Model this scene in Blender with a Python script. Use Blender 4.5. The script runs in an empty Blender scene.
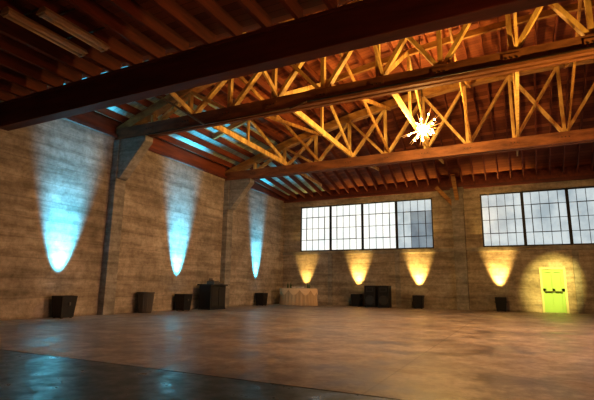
import bpy, math, random
from mathutils import Vector, Matrix
random.seed(7)
S=bpy.context.scene
S.view_settings.view_transform='Standard'
try: S.view_settings.look='Medium High Contrast'
except Exception as ex: print('look',ex)
# ------------------------------------------------------------------ camera
YAW,PIT,ROL=map(math.radians,(26.5,11.1,0.8)); FPX=440.0
CAM=Vector((0,0,1.1))
fw=Vector((-math.sin(YAW)*math.cos(PIT),math.cos(YAW)*math.cos(PIT),math.sin(PIT)))
r0=Vector((math.cos(YAW),math.sin(YAW),0)); u0=r0.cross(fw)
R=(r0*math.cos(ROL)+u0*math.sin(ROL)).normalized(); U=R.cross(fw)
cd=bpy.data.cameras.new('camera'); cam=bpy.data.objects.new('camera',cd); S.collection.objects.link(cam)
cd.sensor_width=36; cd.lens=36*FPX/594; cd.clip_end=200
M=Matrix((R,U,-fw)).transposed().to_4x4(); M.translation=CAM; cam.matrix_world=M
S.camera=cam
# ------------------------------------------------------------------ materials
def mat(name,base,rough=.6,metal=0,emis=None,estr=0):
    m=bpy.data.materials.new(name); m.use_nodes=True
    b=m.node_tree.nodes['Principled BSDF']
    b.inputs['Base Color'].default_value=(*base,1); b.inputs['Roughness'].default_value=rough
    b.inputs['Metallic'].default_value=metal
    if emis: b.inputs['Emission Color'].default_value=(*emis,1); b.inputs['Emission Strength'].default_value=estr
    return m
def nd(m,t,**k):
    n=m.node_tree.nodes.new(t)
    for a,v in k.items(): setattr(n,a,v)
    return n
def lk(m,a,b): m.node_tree.links.new(a,b)
def coords(m,scale):
    tc=nd(m,'ShaderNodeTexCoord'); mp=nd(m,'ShaderNodeMapping'); mp.inputs['Scale'].default_value=scale
    lk(m,tc.outputs['Object'],mp.inputs['Vector']); return mp.outputs['Vector']
def noise(m,vec,sc,det=4,rough=.55):
    n=nd(m,'ShaderNodeTexNoise'); n.inputs['Scale'].default_value=sc; n.inputs['Detail'].default_value=det
    n.inputs['Roughness'].default_value=rough; lk(m,vec,n.inputs['Vector']); return n.outputs['Fac']
def ramp(m,fac,stops):
    r=nd(m,'ShaderNodeValToRGB'); e=r.color_ramp.elements
    while len(e)<len(stops): e.new(.5)
    for i,(p,c) in enumerate(stops):
        e[i].position=p; e[i].color=(*c,1) if len(c)==3 else c
    lk(m,fac,r.inputs['Fac']); return r.outputs['Color']
def mix(m,a,b,fac,typ='MIX'):
    x=nd(m,'ShaderNodeMix',data_type='RGBA',blend_type=typ)
    for s,v in ((x.inputs[6],a),(x.inputs[7],b),(x.inputs[0],fac)):
        if hasattr(v,'links'): lk(m,v,s)
        elif isinstance(v,tuple): s.default_value=(*v,1)
        else: s.default_value=v
    return x.outputs[2]
def bump(m,h,st,dist=.02):
    b=nd(m,'ShaderNodeBump'); b.inputs['Strength'].default_value=st; b.inputs['Distance'].default_value=dist
    lk(m,h,b.inputs['Height']); lk(m,b.outputs['Normal'],m.node_tree.nodes['Principled BSDF'].inputs['Normal'])
def P(m): return m.node_tree.nodes['Principled BSDF']

def concrete(name,c1,c2,c3,lines=.5):
    m=mat(name,c1,.85)
    v=coords(m,(1,1,1)); vs=coords(m,(.35,.35,3.2))
    a=noise(m,v,.5,6,.65); b=noise(m,vs,1.1,5,.65); c=noise(m,v,5,6,.75)
    col=ramp(m,a,[(.3,c2),(.5,c1),(.7,c3)])
    col=mix(m,col,ramp(m,b,[(.36,(.45,.43,.4)),(.58,(1,1,1))]),.75,'MULTIPLY')
    col=mix(m,col,ramp(m,c,[(.35,(.5,.48,.45)),(.6,(1.0,1,1))]),.7,'MULTIPLY')
    tc=nd(m,'ShaderNodeTexCoord'); sp=nd(m,'ShaderNodeSeparateXYZ'); lk(m,tc.outputs['Object'],sp.inputs[0])
    d=nd(m,'ShaderNodeMath',operation='MULTIPLY'); d.inputs[1].default_value=1/.62; lk(m,sp.outputs[2],d.inputs[0])
    f=nd(m,'ShaderNodeMath',operation='FRACT'); lk(m,d.outputs[0],f.inputs[0])
    ln=ramp(m,f.outputs[0],[(0,(.35,.32,.3)),(.05,(1,1,1))])
    col=mix(m,col,ln,lines,'MULTIPLY')
    lk(m,col,P(m).inputs['Base Color']); bump(m,c,.35,.02)
    return m
CONC=concrete('board_formed_concrete',(.41,.36,.295),(.27,.235,.19),(.56,.50,.42))
CONC2=concrete('column_concrete',(.34,.33,.30),(.25,.24,.22),(.42,.40,.37),.15)
def wood(name,c1,c2,scale=(1,1,1),rough=.7):
    m=mat(name,c1,rough); v=coords(m,scale); a=noise(m,v,2.2,5,.65)
    lk(m,ramp(m,a,[(.3,c2),(.7,c1)]),P(m).inputs['Base Color']); bump(m,a,.25,.01); return m
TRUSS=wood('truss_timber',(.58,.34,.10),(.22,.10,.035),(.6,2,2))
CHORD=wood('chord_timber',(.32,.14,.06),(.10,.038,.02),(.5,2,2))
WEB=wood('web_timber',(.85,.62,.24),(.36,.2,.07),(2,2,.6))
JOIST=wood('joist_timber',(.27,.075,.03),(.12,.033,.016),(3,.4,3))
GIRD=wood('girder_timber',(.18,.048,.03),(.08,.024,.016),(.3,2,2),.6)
def deckmat(name,ca,cb):
    DECK=mat(name,(.3,.1,.05),.75)
    tc=nd(DECK,'ShaderNodeTexCoord'); sp=nd(DECK,'ShaderNodeSeparateXYZ'); lk(DECK,tc.outputs['Object'],sp.inputs[0])
    d=nd(DECK,'ShaderNodeMath',operation='MULTIPLY'); d.inputs[1].default_value=5; lk(DECK,sp.outputs[1],d.inputs[0])
    fl=nd(DECK,'ShaderNodeMath',operation='FLOOR'); lk(DECK,d.outputs[0],fl.inputs[0])
    wn=nd(DECK,'ShaderNodeTexWhiteNoise',noise_dimensions='1D'); lk(DECK,fl.outputs[0],wn.inputs['W'])
    fr=nd(DECK,'ShaderNodeMath',operation='FRACT'); lk(DECK,d.outputs[0],fr.inputs[0])
    cc=ramp(DECK,wn.outputs[0],[(0,ca),(1,cb)])
    cc=mix(DECK,cc,ramp(DECK,fr.outputs[0],[(0,(.15,.15,.15)),(.1,(1,1,1))]),1.0,'MULTIPLY')
    lk(DECK,cc,P(DECK).inputs['Base Color']); return DECK
DECK=deckmat('roof_deck_boards',(.16,.04,.018),(.38,.13,.05))
PALE_DECK=deckmat('deck_paled_for_spill',(.34,.46,.40),(.52,.66,.58))  # eave deck coloured pale so the blue spill shows on it

FLOOR=mat('worn_concrete_floor',(.3,.2,.14),.4)
m=FLOOR; v=coords(m,(1,1,1)); a=noise(m,v,.33,8,.65); b=noise(m,v,2.3,6,.7); c=noise(m,v,11,4,.7); e=noise(m,v,.9,7,.7)
col=ramp(m,a,[(.32,(.25,.19,.16)),(.5,(.44,.36,.31)),(.68,(.62,.54,.48))])
col=mix(m,col,ramp(m,b,[(.35,(.5,.46,.43)),(.6,(1,1,1))]),.8,'MULTIPLY')
col=mix(m,col,ramp(m,e,[(.4,(.3,.26,.25)),(.52,(1,1,1))]),.8,'MULTIPLY')
col=mix(m,col,ramp(m,c,[(.3,(.6,.6,.6)),(.6,(1,1,1))]),.6,'MULTIPLY')
def lines(m,axis,mult,off,w):
    tc=nd(m,'ShaderNodeTexCoord'); sp=nd(m,'ShaderNodeSeparateXYZ'); lk(m,tc.outputs['Object'],sp.inputs[0])
    d=nd(m,'ShaderNodeMath',operation='MULTIPLY_ADD'); d.inputs[1].default_value=mult; d.inputs[2].default_value=off
    lk(m,sp.outputs[axis],d.inputs[0]); f=nd(m,'ShaderNodeMath',operation='FRACT'); lk(m,d.outputs[0],f.inputs[0])
    return ramp(m,f.outputs[0],[(0,(.3,.3,.3)),(w,(1,1,1))])
col=mix(m,col,lines(m,0,1/5.2,.3,.006),.7,'MULTIPLY'); col=mix(m,col,lines(m,1,1/5.2,.1,.006),.7,'MULTIPLY')
lk(m,col,P(m).inputs['Base Color'])
lk(m,ramp(m,e,[(.35,(.3,.3,.3)),(.65,(.6,.6,.6))]),P(m).inputs['Roughness']); bump(m,b,.2,.015)
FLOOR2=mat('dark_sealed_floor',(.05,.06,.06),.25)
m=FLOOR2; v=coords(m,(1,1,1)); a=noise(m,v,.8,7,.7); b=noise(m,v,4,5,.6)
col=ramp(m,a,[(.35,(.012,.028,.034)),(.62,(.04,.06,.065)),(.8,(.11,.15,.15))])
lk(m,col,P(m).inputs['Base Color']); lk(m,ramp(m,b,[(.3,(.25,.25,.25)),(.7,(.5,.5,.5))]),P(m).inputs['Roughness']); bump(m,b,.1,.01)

BLACK=mat('black_paint',(.012,.012,.013),.45); GREY=mat('grey_plastic',(.09,.085,.08),.5)
STEEL=mat('sash_steel',(.02,.022,.025),.5,.3); PIPE=mat('conduit_metal',(.09,.06,.04),.4,.7)
GRILLE=mat('speaker_grille',(.02,.02,.02),.6); CONE=mat('speaker_cone',(.04,.04,.04),.4)
WHITE=mat('fixture_enamel',(.62,.47,.34),.5); TUBE=mat('unlit_tube',(.75,.65,.52),.4)
def glow(n,c,s): return mat(n,c,.5,0,c,s)
def pane(name,stops,strength):
    m=mat(name,(.1,.12,.14),.3); v=coords(m,(1,1,1)); a=noise(m,v,.9,4,.6)
    lk(m,ramp(m,a,stops),P(m).inputs['Emission Color']); P(m).inputs['Emission Strength'].default_value=strength; return m
PANE_W=pane('frosted_pane_bright',[(.3,(.80,.87,.85)),(.6,(1,.99,.92))],.95)
PANE_B=pane('frosted_pane_blue',[(.35,(.38,.47,.52)),(.62,(.62,.7,.72))],.85)
PANE_D=pane('grimy_pane',[(.35,(.10,.15,.20)),(.65,(.26,.34,.40))],.8)
# ------------------------------------------------------------------ mesh builder
class MB:
    def __init__(s): s.v=[];s.f=[];s.mi=[];s.ms=[];s.sm=[]
    def m(s,mt):
        if mt not in s.ms: s.ms.append(mt)
        return s.ms.index(mt)
    def add(s,vs,fs,mt,smooth=False):
        o=len(s.v); s.v+= [tuple(x) for x in vs]; k=s.m(mt)
        for f in fs: s.f.append([i+o for i in f]); s.mi.append(k); s.sm.append(smooth)
    def box(s,a,b,mt):
        x0,y0,z0=a;x1,y1,z1=b
        s.add([(x0,y0,z0),(x1,y0,z0),(x1,y1,z0),(x0,y1,z0),(x0,y0,z1),(x1,y0,z1),(x1,y1,z1),(x0,y1,z1)],
          [(0,3,2,1),(4,5,6,7),(0,1,5,4),(1,2,6,5),(2,3,7,6),(3,0,4,7)],mt)
    def beam(s,p,q,w,h,mt,up=(0,0,1)):
        p=Vector(p);q=Vector(q);d=(q-p).normalized();upv=Vector(up)
        if abs(d.dot(upv))>.99: upv=Vector((1,0,0))
        sd=d.cross(upv).normalized(); u=sd.cross(d).normalized(); sd*=w/2;u*=h/2
        vs=[p-sd-u,p+sd-u,p+sd+u,p-sd+u,q-sd-u,q+sd-u,q+sd+u,q-sd+u]
        s.add(vs,[(0,1,2,3),(4,7,6,5),(0,4,5,1),(1,5,6,2),(2,6,7,3),(3,7,4,0)],mt)
    def ring(s,prof,mt,c=(0,0,0),n=24,cap0=True,cap1=True,axis='z',sx=1,sy=1,smooth=True):
        vs=[];fs=[]
        for r,z in prof:
            for i in range(n):
                a=2*math.pi*i/n; x,y=r*math.cos(a)*sx,r*math.sin(a)*sy
                if axis=='z': p=(c[0]+x,c[1]+y,c[2]+z)
                elif axis=='y': p=(c[0]+x,c[1]+z,c[2]+y)
                else: p=(c[0]+z,c[1]+x,c[2]+y)
                vs.append(p)
        for j in range(len(prof)-1):
            for i in range(n): fs.append((j*n+i,j*n+(i+1)%n,(j+1)*n+(i+1)%n,(j+1)*n+i))
        s.add(vs,fs,mt,smooth)
        if cap0: s.add(vs[:n],[tuple(range(n))[::-1]],mt)
        if cap1: s.add(vs[-n:],[tuple(range(n))],mt)
    def tube(s,pts,r,mt,n=8,r2=None):
        for p,q in zip(pts[:-1],pts[1:]):
            p=Vector(p);q=Vector(q);d=(q-p).normalized();t=Vector((0,0,1)) if abs(d.z)<.9 else Vector((1,0,0))
            a=d.cross(t).normalized();b=a.cross(d)
            vs=[c+(a*math.cos(2*math.pi*i/n)+b*math.sin(2*math.pi*i/n))*rr for c,rr in((p,r),(q,r2 or r)) for i in range(n)]
            s.add(vs,[(i,(i+1)%n,n+(i+1)%n,n+i) for i in range(n)]+[tuple(range(n))[::-1],tuple(range(n,2*n))],mt,True)
    def obj(s,name,loc=(0,0,0),rz=0,bevel=0,parent=None):
        me=bpy.data.meshes.new(name); me.from_pydata(s.v,[],s.f); me.update()
        for mt in s.ms: me.materials.append(mt)
        for p,k,sm in zip(me.polygons,s.mi,s.sm): p.material_index=k; p.use_smooth=sm
        o=bpy.data.objects.new(name,me); S.collection.objects.link(o); o.location=loc; o.rotation_euler[2]=rz
        if bevel:
            b=o.modifiers.new('bevel','BEVEL'); b.width=bevel; b.segments=2; b.limit_method='ANGLE'
        if parent: o.parent=parent
        return o
XL,XR,D,YF=-13.7,17.7,25.6,-4.0
GY=7.5; T1=11.7; T2=19.0; WT=6.68; Z0=6.6
def arch(x): return 6.95+3.0*(1-((x-2)/15.7)**2)
# ------------------------------------------------------------------ floor
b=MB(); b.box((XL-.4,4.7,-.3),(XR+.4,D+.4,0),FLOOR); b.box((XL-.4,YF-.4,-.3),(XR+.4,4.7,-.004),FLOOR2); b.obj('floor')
b=MB(); b.box((XL-.4,YF-.4,0),(XL,D+.4,WT),CONC); b.box((XL-.3,YF-.4,WT),(XL-.05,D+.4,7.45),JOIST); b.obj('wall_left')
b=MB(); b.box((XR,YF-.4,0),(XR+.4,D+.4,WT),CONC); b.box((XR+.05,YF-.4,WT),(XR+.3,D+.4,7.45),JOIST); b.obj('wall_right')
b=MB(); b.box((XL,YF-.4,0),(XR,YF,7.0),CONC); b.obj('wall_front')
W=[(-12.5,-4.12),(-1.57,6.6)]; WZ=(3.3,6.2); DX=(1.07,2.0); DZ=2.1
b=MB()
b.box((XL,D,WZ[1]),(XR,D+.4,WT),CONC)
b.box((XL,D,DZ),(XR,D+.4,WZ[0]),CONC)
b.box((XL,D,0),(DX[0],D+.4,DZ),CONC); b.box((DX[1],D,0),(XR,D+.4,DZ),CONC)
for x0,x1 in ((XL,W[0][0]),(W[0][1],W[1][0]),(W[1][1],XR)): b.box((x0,D,WZ[0]),(x1,D+.4,WZ[1]),CONC)
b.box((XL,D+.02,WT),(XR,D+.3,7.3),JOIST)
b.obj('wall_back')
b=MB(); b.box((XL,D-.1,WZ[0]-.22),(XR,D,WZ[0]-.02),CONC2); b.obj('trim_1')
b=MB(); b.box((XL,D-.12,6.56),(XR,D,6.74),GIRD); b.obj('trim_2')
b=MB()
for x in (-10.4,-6.2,2.6): b.box((x-.14,D-.06,0),(x+.14,D,WZ[0]-.22),CONC2)
b.obj('trim_3')
b=MB(); b.box((XL,YF,WT),(XL+.12,D,WT+.13),GIRD); b.obj('trim_4')
b=MB(); n=40
for i in range(n):
    x0=XL+(XR-XL)*i/n;x1=XL+(XR-XL)*(i+1)/n; z=max(arch((x0+x1)/2)+.45,6.95)
    b.box((x0,GY+.1,6.86),(x1,GY+.2,z),DECK)
b.obj('wall_gable')
# ------------------------------------------------------------------ hall roof deck and joists
def deckz(x): return arch(x)+.49
def endz(x): return 7.02+(deckz(x)-7.02)*.05
b=MB(); n=52; xs=[XL-.1+(XR-XL+.2)*i/n for i in range(n+1)]
for (y0,y1,hip) in ((GY+.1,T1,0),(T1,T2,0),(T2,D+.3,1)):
    for i in range(n):
        xa,xb=xs[i],xs[i+1]
        vs=[]
        for x in (xa,xb):
            za=deckz(x); zb=endz(x) if hip else za
            vs+=[(x,y0,za),(x,y1,zb),(x,y0,za+.08),(x,y1,zb+.08)]
        mt=PALE_DECK if (xa<-11.2) else DECK
        b.add(vs,[(0,1,5,4),(2,6,7,3),(0,4,6,2),(1,3,7,5)],mt)
b.obj('ceiling')
b=MB(); x=XL+.3
while x<XR:
    z=deckz(x)-.14
    b.beam((x,GY+.2,z),(x,T2,z),.055,.27,JOIST)
    b.beam((x,T2,z),(x,D+.02,endz(x)-.14),.055,.27,JOIST)
    x+=.61
b.obj('roof_joists')
b=MB(); b.box((XL,YF,6.77),(XR,GY+.1,6.86),DECK); b.obj('ceiling_lower')
b=MB(); x=XL+.3
while x<XR: b.beam((x,YF,6.6),(x,GY-.1,6.6),.09,.34,JOIST); x+=.75
b.obj('ceiling_joists')
b=MB(); b.box((XL,GY-.3,5.65),(XR,GY+.05,6.35),GIRD); b.box((XL,GY-.34,6.34),(XR,GY+.09,6.42),GIRD); b.obj('timber_girder',bevel=.02)
# ------------------------------------------------------------------ trusses
def truss(y,name):
    b=MB(); z0=Z0
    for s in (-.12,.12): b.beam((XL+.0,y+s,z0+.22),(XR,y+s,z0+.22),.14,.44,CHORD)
    N=18; L=XR-XL
    X=[XL+L*i/N for i in range(N+1)]
    M_=72; pts=[(XL+L*i/M_) for i in range(M_+1)]
    for xa,xb in zip(pts[:-1],pts[1:]):
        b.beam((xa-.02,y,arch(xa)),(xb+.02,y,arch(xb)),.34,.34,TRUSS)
    for i in range(1,N):
        zt=arch(X[i])-.1
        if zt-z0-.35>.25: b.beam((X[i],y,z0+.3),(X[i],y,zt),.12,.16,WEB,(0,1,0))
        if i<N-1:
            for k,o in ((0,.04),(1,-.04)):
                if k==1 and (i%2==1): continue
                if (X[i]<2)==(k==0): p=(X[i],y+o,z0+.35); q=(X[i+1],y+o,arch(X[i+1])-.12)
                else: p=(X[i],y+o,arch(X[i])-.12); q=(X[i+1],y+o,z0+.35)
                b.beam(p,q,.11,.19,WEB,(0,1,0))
        b.box((X[i]-.2,y-.215,z0+.1),(X[i]+.2,y-.2,z0+.34),CHORD)
        for s in (-.12,0,.12): b.ring([(.025,-.235),(.025,-.21)],PIPE,c=(X[i]+s,y,z0+.22),n=6,axis='y')
    return b.obj(name)
truss(T1,'roof_truss'); truss(T2,'roof_truss.001')
b=MB()
N=18;X=[XL+(XR-XL)*i/N for i in range(N+1)]
zc=Z0+.55; YM=(T1+T2)/2
for i in range(2,N-1):
    x=X[i]+.14; za=arch(x)-.2
    if i%2==0:
        b.beam((x,T1,zc),(x,T2,zc),.09,.22,WEB)
        b.beam((x,T1,zc),(x,YM,deckz(x)-.35),.07,.16,WEB); b.beam((x,T2,zc),(x,YM,deckz(x)-.35),.07,.16,WEB)
        b.beam((x,YM,zc),(x,YM,deckz(x)-.35),.08,.12,WEB,(0,1,0))
        b.beam((x,T1,zc),(x,GY+.25,deckz(x)-.35),.07,.16,WEB)
        b.beam((x,T2,zc),(x,D-2.2,7.6 if abs(x-2)<12 else 7.0),.07,.16,WEB)
    else:
        b.beam((x,T1,za),(x,T2,zc),.06,.15,TRUSS); b.beam((x+.1,T1,zc),(x+.1,T2,za),.06,.15,TRUSS)
        b.beam((x,T1,za),(x,GY+.25,zc),.06,.15,TRUSS)
for xa,xb in zip(X[1:-2],X[2:-1]): b.beam((xa,YM,deckz(xa)-.38),(xb,YM,deckz(xb)-.38),.12,.22,TRUSS)
b.obj('truss_bracing')
def pil(y,name,top=Z0-.02):
    b=MB(); b.box((0,-.25,0),(.3,.25,top),CONC2)
    vs=[(.3,-.2,top-1.55),(.42,-.2,top-1.55),(1.6,-.2,top-.2),(1.6,-.2,top),(.3,-.2,top)]
    vs+= [(x,.2,z) for x,_,z in vs]
    b.add(vs,[(0,1,2,3,4),(9,8,7,6,5)]+[(i,5+i,5+(i+1)%5,(i+1)%5) for i in range(5)],CONC2)
    return b.obj(name,(XL+.001,y,0),bevel=.015)
pil(T1,'concrete_pilaster'); pil(T2,'concrete_pilaster.001'); pil(4.4,'concrete_pilaster.002',5.6)
for i,x in enumerate((-2.72,7.6)):
    b=MB(); b.box((x-.3,D-.35,0),(x+.3,D,6.6),CONC2); b.box((x-.34,D-.39,6.3),(x+.34,D,6.6),CONC2)
    b.beam((x-.0,D-.2,5.9),(x-.0,D-1.7,7.0),.2,.2,TRUSS)
    b.beam((x-.25,D-.2,5.7),(x-1.1,D-.2,6.75),.18,.22,TRUSS)
    b.obj('concrete_column'+('' if i==0 else '.001'))
# ------------------------------------------------------------------ windows
NC=5
def window(idx,x0,x1,style):
    root=bpy.data.objects.new('window_%d'%idx,None); S.collection.objects.link(root)
    b=MB(); z0,z1=WZ; y=D+.12
    b.box((x0,y-.05,z0),(x1,y+.05,z0+.07),STEEL); b.box((x0,y-.05,z1-.07),(x1,y+.05,z1),STEEL)
    nu=4; w=(x1-x0)/nu
    for i in range(nu+1):
        xx=x0+w*i; b.box((max(x0,xx-.07),y-.06,z0),(min(x1,xx+.07),y+.06,z1),STEEL)
    for u in range(nu):
        for c in range(1,NC): xx=x0+w*(u+c/NC); b.box((xx-.012,y-.02,z0),(xx+.012,y+.03,z1),STEEL)
        xa,xb=x0+w*(u+1/NC),x0+w*(u+4/NC); za,zb=z0+(z1-z0)*.25,z0+(z1-z0)*.75
        for s in ((xa-.02,za-.02,xb+.02,za+.02),(xa-.02,zb-.02,xb+.02,zb+.02),(xa-.02,za,xa+.02,zb),(xb-.02,za,xb+.02,zb)):
            b.box((s[0],y-.04,s[1]),(s[2],y-.0,s[3]),STEEL)
    for r in range(1,4):
        zz=z0+(z1-z0)*r/4; b.box((x0,y-.02,zz-.012),(x1,y+.03,zz+.012),STEEL)
    b.obj('sash_frame',parent=root)
    g=MB()
    for u in range(nu):
        for c in range(NC):
            for r in range(4):
                xa=x0+w*(u+c/NC); za=z0+(z1-z0)*r/4
                g.box((xa,y+.0,za),(xa+w/NC,y+.012,za+(z1-z0)/4),style(u,c,r))
    g.obj('panes',parent=root)
def st1(u,c,r):
    if u==3: return PANE_D if (c>=2 and r<3) else PANE_B
    return PANE_W
def st2(u,c,r):
    if u==0: return PANE_B if random.random()<.95 else PANE_D
    return PANE_B
window(1,*W[0],st1); window(2,*W[1],st2)
# ------------------------------------------------------------------ door
DOOR=mat('green_door_paint',(.26,.46,.15),.45); DOORT=mat('door_frame_paint',(.45,.5,.28),.5); BAR=mat('bar_metal',(.16,.2,.08),.4,.5)
root=bpy.data.objects.new('door_1',None); S.collection.objects.link(root)
b=MB(); x0,x1=DX
b.box((x0-.1,D-.04,0),(x0,D+.2,DZ),DOORT); b.box((x1,D-.04,0),(x1+.1,D+.2,DZ),DOORT); b.box((x0-.1,D-.04,DZ),(x1+.1,D,DZ+.1),DOORT)
b.obj('frame',parent=root)
b=MB(); b.box((x0,D+.03,.01),(x1,D+.08,DZ),DOOR)
for (xa,za,xb,zb) in ((x0,.01,x1,.2),(x0,1.02,x1,1.16),(x0,DZ-.14,x1,DZ),(x0,.2,x0+.13,DZ-.14),(x1-.13,.2,x1,DZ-.14),((x0+x1)/2-.06,.2,(x0+x1)/2+.06,DZ-.14)):
    b.box((xa,D-.0,za),(xb,D+.03,zb),DOOR)
b.box((x0+.08,D-.06,1.01),(x1-.08,D-.03,1.05),BAR); b.box((x0+.08,D-.05,.97),(x0+.14,D,1.08),BAR); b.box((x1-.14,D-.05,.97),(x1-.08,D,1.08),BAR)
b.obj('leaf',parent=root)
# ------------------------------------------------------------------ uplights
LENSB=glow('blue_gel_lens',(.25,.75,1),6); LENSA=glow('amber_gel_lens',(1,.75,.3),6)
cnt=0
def spot(name,loc,direction,half,col,watts,blend=.5,size=.05,parent=None):
    l=bpy.data.lights.new(name,'SPOT'); l.energy=watts; l.color=col; l.spot_size=math.radians(2*half); l.spot_blend=blend; l.shadow_soft_size=size
    o=bpy.data.objects.new(name,l); S.collection.objects.link(o); o.location=loc
    o.rotation_euler=Vector(direction).to_track_quat('-Z','Y').to_euler()
    if parent: o.parent=parent
    return o
def point(name,loc,col,watts,size=.1,parent=None):
    l=bpy.data.lights.new(name,'POINT'); l.energy=watts; l.color=col; l.shadow_soft_size=size
    o=bpy.data.objects.new(name,l); S.collection.objects.link(o); o.location=loc
    if parent: o.parent=parent
    return o
def uplight(x,y,dirxy,tilt,half,col,watts,lens,blend=.5,spill=0):
    global cnt
    nm='uplight' if cnt==0 else 'uplight.%03d'%cnt; cnt+=1
    root=bpy.data.objects.new(nm,None); S.collection.objects.link(root); root.location=(x,y,0)
    b=MB(); h=.7
    a0,a1,t=.22,.27,.02
    o0=[(-a0,-a0,.03),(a0,-a0,.03),(a0,a0,.03),(-a0,a0,.03)]; o1=[(-a1,-a1,h),(a1,-a1,h),(a1,a1,h),(-a1,a1,h)]
    i1=[(p[0]*(a1-t)/a1,p[1]*(a1-t)/a1,h) for p in o1]; i0=[(p[0]*.85,p[1]*.85,.5) for p in i1]
    vs=o0+o1+i1+i0; fs=[(3,2,1,0)]
    for i in range(4):
        j=(i+1)%4; fs+=[(i,j,4+j,4+i),(4+i,4+j,8+j,8+i),(8+i,8+j,12+j,12+i)]
    fs.append((12,13,14,15)); b.add(vs,fs,BLACK)
    for sx in(-1,1):
        for sy in (-1,1): b.box((sx*.17-.03,sy*.17-.03,0),(sx*.17+.03,sy*.17+.03,.035),GREY)
    b.box((-.3,-.03,.4),(-.255,.03,.5),GREY); b.box((.255,-.03,.4),(.3,.03,.5),GREY)
    b.obj('housing',parent=root)
    c=MB(); c.ring([(.07,.5),(.1,.56),(.125,.6),(.14,.68),(.135,.68),(.12,.655)],GREY,cap1=False); c.ring([(.12,.65),(.06,.66)],lens)
    c.obj('par_lamp',parent=root)
    d=Vector((dirxy[0]*math.sin(tilt),dirxy[1]*math.sin(tilt),math.cos(tilt)))
    spot('lamp',(0,0,.71),d,half,col,watts,blend,.06,root)
    if spill: spot('spill_lamp',(0,0,.72),(.2,0,1),15,col,spill,1,.04,root)
    return root
BL=(.07,.56,.95); AM=(1.0,.60,.16)
T=math.radians
uplight(-13.2,9.73,(-1,0),T(13),20,BL,9500,LENSB,1.0,2600)
uplight(-13.22,15.5,(-1,0),T(12.5),18,BL,10500,LENSB,1.0,3200)
uplight(-13.25,22.2,(-1,0),T(12),16,BL,8500,LENSB,1.0,1300)
for x,w in ((-12.0,1000),(-8.55,1900),(-5.0,2200),(-.88,2200)): uplight(x,25.15,(0,1),T(15),24.5,AM,w,LENSA,.9)
# ------------------------------------------------------------------ trash can
b=MB(); b.ring([(.24,0),(.26,.02),(.32,.74),(.345,.75),(.345,.8),(.31,.8),(.3,.74),(.24,.1)],GREY,cap1=True,n=28)
for a in range(0,360,30):
    c,s=math.cos(T(a)),math.sin(T(a)); b.beam((c*.262,s*.262,.06),(c*.312,s*.312,.7),.03,.02,GREY)
b.obj('trash_can',(-13.3,13.35,0))
# ------------------------------------------------------------------ dj booth
root=bpy.data.objects.new('dj_booth',None); S.collection.objects.link(root); root.location=(-12.95,17.2,0)
b=MB(); b.box((-.35,-.6,0),(.35,.6,.06),BLACK); b.box((-.33,-.58,.06),(.33,.58,1.08),BLACK); b.box((-.4,-.65,1.08),(.4,.65,1.14),BLACK)
b.box((.33,-.5,.15),(.345,-.04,1.0),GRILLE); b.box((.33,.04,.15),(.345,.5,1.0),GRILLE); b.obj('desk',parent=root,bevel=.01)
b=MB(); b.box((-.2,-.2,1.14),(.2,.18,1.3),GREY); b.box((-.22,.22,1.14),(.18,.58,1.22),GREY); b.ring([(.14,1.22),(.14,1.24)],STEEL,c=(-.02,.4,0)); b.box((-.15,-.12,1.3),(-.12,.12,1.42),GREY)
for i in range(4): b.ring([(.015,1.3),(.012,1.33)],STEEL,c=(.02+.04*i-.06,-.05,0),n=10)
b.obj('mixer',parent=root)
# ------------------------------------------------------------------ speakers
for i,x in enumerate((-7.6,-6.82)):
    root=bpy.data.objects.new('loudspeaker'+('' if i==0 else '.001'),None); S.collection.objects.link(root); root.location=(x,24.9,0)
    b=MB(); b.box((-.32,-.28,.03),(.32,.28,1.2),BLACK)
    for sx in(-1,1):
        for sy in(-1,1): b.box((sx*.27-.04,sy*.22-.04,0),(sx*.27+.04,sy*.22+.04,.03),GREY)
    b.obj('cabinet',parent=root,bevel=.015)
    b=MB(); b.ring([(.26,-.285),(.26,-.3),(.22,-.3),(.09,-.25),(.05,-.27)],CONE,c=(0,0,.4),axis='y'); b.box((-.2,-.3,.85),(.2,-.28,1.1),CONE); b.box((-.14,-.31,.9),(.14,-.3,1.05),GRILLE)
    b.obj('drivers',parent=root)
# ------------------------------------------------------------------ draped table
CLOTH=mat('ivory_cloth',(.50,.38,.25),.85); SWAG=mat('swag_cloth',(.75,.60,.40),.8); GLASS=mat('bottle_glass',(.05,.09,.04),.15); CER=mat('ceramic',(.7,.66,.6),.3)
root=bpy.data.objects.new('draped_table',None); S.collection.objects.link(root); root.location=(-11.75,23.9,0)
b=MB(); n=192; rings=[(.985,1.0,0),(1.0,.99,0),(1.0,.96,.01),(1.0,.75,.022),(1.02,.4,.035),(1.04,.02,.045)]
vs=[];fs=[]
for (s,z,rp) in rings:
    for i in range(n):
        a=2*math.pi*i/n; k=s+rp*math.sin(a*30+.5*math.sin(3*a))
        vs.append((1.15*k*math.cos(a),.55*k*math.sin(a)*1.0,z))
for j in range(len(rings)-1):
    for i in range(n): fs.append((j*n+i,j*n+(i+1)%n,(j+1)*n+(i+1)%n,(j+1)*n+i))
b.add(vs,fs,CLOTH,True); b.add(vs[:n],[tuple(range(n))],CLOTH)
b.obj('tablecloth',parent=root)
b=MB(); vs=[];fs=[]; K=6
for j in range(K):
    for i in range(n):
        a=2*math.pi*i/n; dip=abs(math.sin(a*5)); t=j/(K-1)
        z=.975-t*(.08+.3*dip); k=1.05+.025*math.sin(t*18)
        vs.append((1.15*k*math.cos(a),.57*k*math.sin(a),z))
for j in range(K-1):
    for i in range(n): fs.append((j*n+i,j*n+(i+1)%n,(j+1)*n+(i+1)%n,(j+1)*n+i))
b.add(vs,fs,SWAG,True); b.obj('swag',parent=root)
b=MB()
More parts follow.
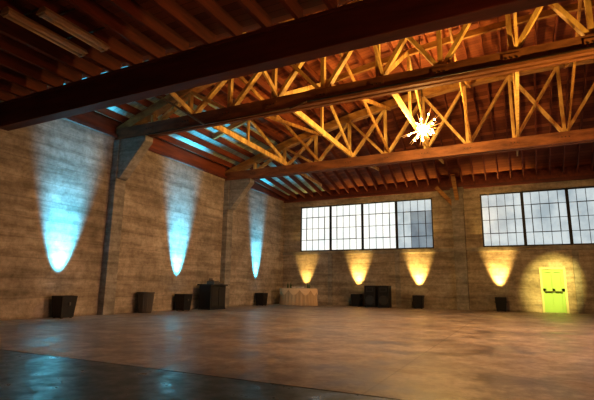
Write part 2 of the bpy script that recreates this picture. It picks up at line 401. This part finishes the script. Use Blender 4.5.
for (x,y) in ((-.75,.1),(-.6,.2),(.55,.15),(.7,.05)): b.ring([(.045,1.0),(.045,1.18),(.018,1.24),(.016,1.32)],GLASS,c=(x,y,0),n=14)
for (x,y) in ((-.3,0),(-.05,.1),(.25,-.05)): b.ring([(.07,1.0),(.1,1.02),(.17,1.08),(.165,1.08),(.09,1.03)],CER,c=(x,y,0),n=20)
b.obj('tableware',parent=root)
# ------------------------------------------------------------------ fluorescent fixtures under the low ceiling
for i,(x,y0,y1) in enumerate(((-8.5,4.3,6.05),(-7.85,4.6,6.1))):
    b=MB(); z=6.2
    b.add([(x-.16,y0,z),(x+.16,y0,z),(x+.07,y0,z+.12),(x-.07,y0,z+.12),(x-.16,y1,z),(x+.16,y1,z),(x+.07,y1,z+.12),(x-.07,y1,z+.12)],
      [(0,1,2,3),(7,6,5,4),(0,4,5,1),(1,5,6,2),(2,6,7,3),(3,7,4,0)],WHITE)
    for s in(-.07,.07): b.tube([(x+s,y0+.05,z-.03),(x+s,y1-.05,z-.03)],.022,TUBE)
    for yy in (y0+.02,y1-.06): b.box((x-.1,yy,z-.05),(x+.1,yy+.04,z),WHITE)
    for yy in (y0+.4,y1-.4): b.tube([(x,yy,z+.1),(x,yy,6.4)],.01,PIPE); b.beam((x-.4,yy,6.41),(x+.4,yy,6.41),.04,.02,PIPE)
    b.obj('fluorescent_fixture'+('' if i==0 else '.001'))
# ------------------------------------------------------------------ conduits
b=MB()
b.tube([(-12,T1-.26,6.55),(-6,T1-.26,6.55),(-5.4,T1-.26,6.67),(17,T1-.26,6.67)],.03,PIPE)
b.tube([(-9.3,T1-.3,6.52),(-9.3,GY+.25,6.8)],.035,PIPE)
b.obj('conduit_pipe')
# ------------------------------------------------------------------ lamp cluster and its modelled flare
BULB=glow('bulb_glow',(1,.80,.46),30); FLARE=glow('flare_glow',(1,.52,.15),1.5)  # tapered glowing spikes build the lamp's lens flare as geometry
root=bpy.data.objects.new('lamp_with_flare',None); S.collection.objects.link(root); root.location=(-2.6,15.0,6.55)
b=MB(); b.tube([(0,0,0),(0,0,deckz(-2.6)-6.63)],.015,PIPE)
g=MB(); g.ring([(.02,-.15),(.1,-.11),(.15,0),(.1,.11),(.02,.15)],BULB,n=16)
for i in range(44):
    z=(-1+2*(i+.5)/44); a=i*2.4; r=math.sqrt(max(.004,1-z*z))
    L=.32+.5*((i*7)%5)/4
    p=Vector((r*math.cos(a),r*math.sin(a),z))*L; g.tube([(0,0,0),p],.018,FLARE,6,.003)
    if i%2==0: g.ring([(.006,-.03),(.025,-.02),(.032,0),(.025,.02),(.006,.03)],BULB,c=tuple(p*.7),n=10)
b.obj('stem',parent=root); g.obj('bulbs_and_flare',parent=root)
point('cluster_light',(0,0,-.1),(1,.60,.2),1800,.3,root)
# ------------------------------------------------------------------ added off-frame floodlights on tripods, to brighten roof, floor and walls
ns=0
def flood(x,y,h,aims):
    global ns
    nm='added_floodlight' if ns==0 else 'added_floodlight.%03d'%ns; ns+=1
    root=bpy.data.objects.new(nm,None); S.collection.objects.link(root); root.location=(x,y,0)
    b=MB(); b.tube([(0,0,.3),(0,0,h-.15)],.025,BLACK)
    for k in range(3):
        a=k*2*math.pi/3; b.tube([(.55*math.cos(a),.55*math.sin(a),.015),(0,0,.8)],.018,BLACK)
    b.beam((-.5,0,h-.15),(.5,0,h-.15),.04,.04,BLACK); b.obj('stand',parent=root)
    for k,(aim,half,col,w) in enumerate(aims):
        off=Vector((-.4+.8*k/max(1,len(aims)-1),0,h))
        d=(Vector(aim)-Vector((x,y,0))-off).normalized()
        c=MB(); c.ring([(.06,-.25),(.1,-.2),(.12,0),(.13,.03),(.12,.03),(.11,-.02)],BLACK,cap1=False,n=18); c.ring([(.11,-.03),(.02,-.03)],LENSA,n=18)
        c.beam((0,-.13,-.1),(0,.13,-.1),.03,.03,BLACK)
        o=c.obj('can_%d'%k,parent=root); o.location=off; o.rotation_mode='QUATERNION'; o.rotation_quaternion=d.to_track_quat('Z','Y')
        spot('lamp_%d'%k,tuple(off+d*.05),d,half,col,w,.8,.15,root)
YE=(1,.56,.13); OR=(1,.36,.10); WM=(1,.58,.35)
flood(6.5,9.0,2.6,[((-4.5,13,9.5),24,YE,4200),((-3,19,8),30,OR,350)])
flood(7.5,15.5,2.6,[((-4.5,15,9.5),24,YE,3200),((-2,21,8),30,OR,450)])
flood(5.5,3.0,2.4,[((-7,6,6.5),40,OR,650),((-13,16,1.2),25,WM,350)])
flood(9.0,12.0,3.6,[((0,13,0),42,WM,4800),((-4,25.6,2.0),32,WM,900)])
flood(6.0,5.5,3.2,[((0,9,0),42,WM,1300)])
# made-up narrow spot, added to put a glow on the door
root=bpy.data.objects.new('added_door_spot',None); S.collection.objects.link(root); root.location=(3.2,T2,6.3)
d=(Vector((1.52,25.6,1.35))-Vector((3.2,T2,6.3))).normalized()
b=MB(); b.ring([(.05,-.25),(.09,-.2),(.1,0),(.11,.02),(.1,.02),(.09,-.02)],BLACK,cap1=False,n=18); b.ring([(.09,-.03),(.02,-.03)],LENSA,n=18)
o=b.obj('added_spot_can',parent=root); o.rotation_mode='QUATERNION'; o.rotation_quaternion=d.to_track_quat('Z','Y')
b=MB(); b.tube([(0,0,-.02),(0,0,.31)],.015,PIPE); b.obj('added_spot_yoke',parent=root)
spot('lamp',tuple(d*.05),d,10.5,(1,.76,.2),9000,.9,.05,root)
# world
w=bpy.data.worlds.new('world'); S.world=w; w.use_nodes=True
w.node_tree.nodes['Background'].inputs[0].default_value=(.2,.3,.4,1); w.node_tree.nodes['Background'].inputs[1].default_value=.3
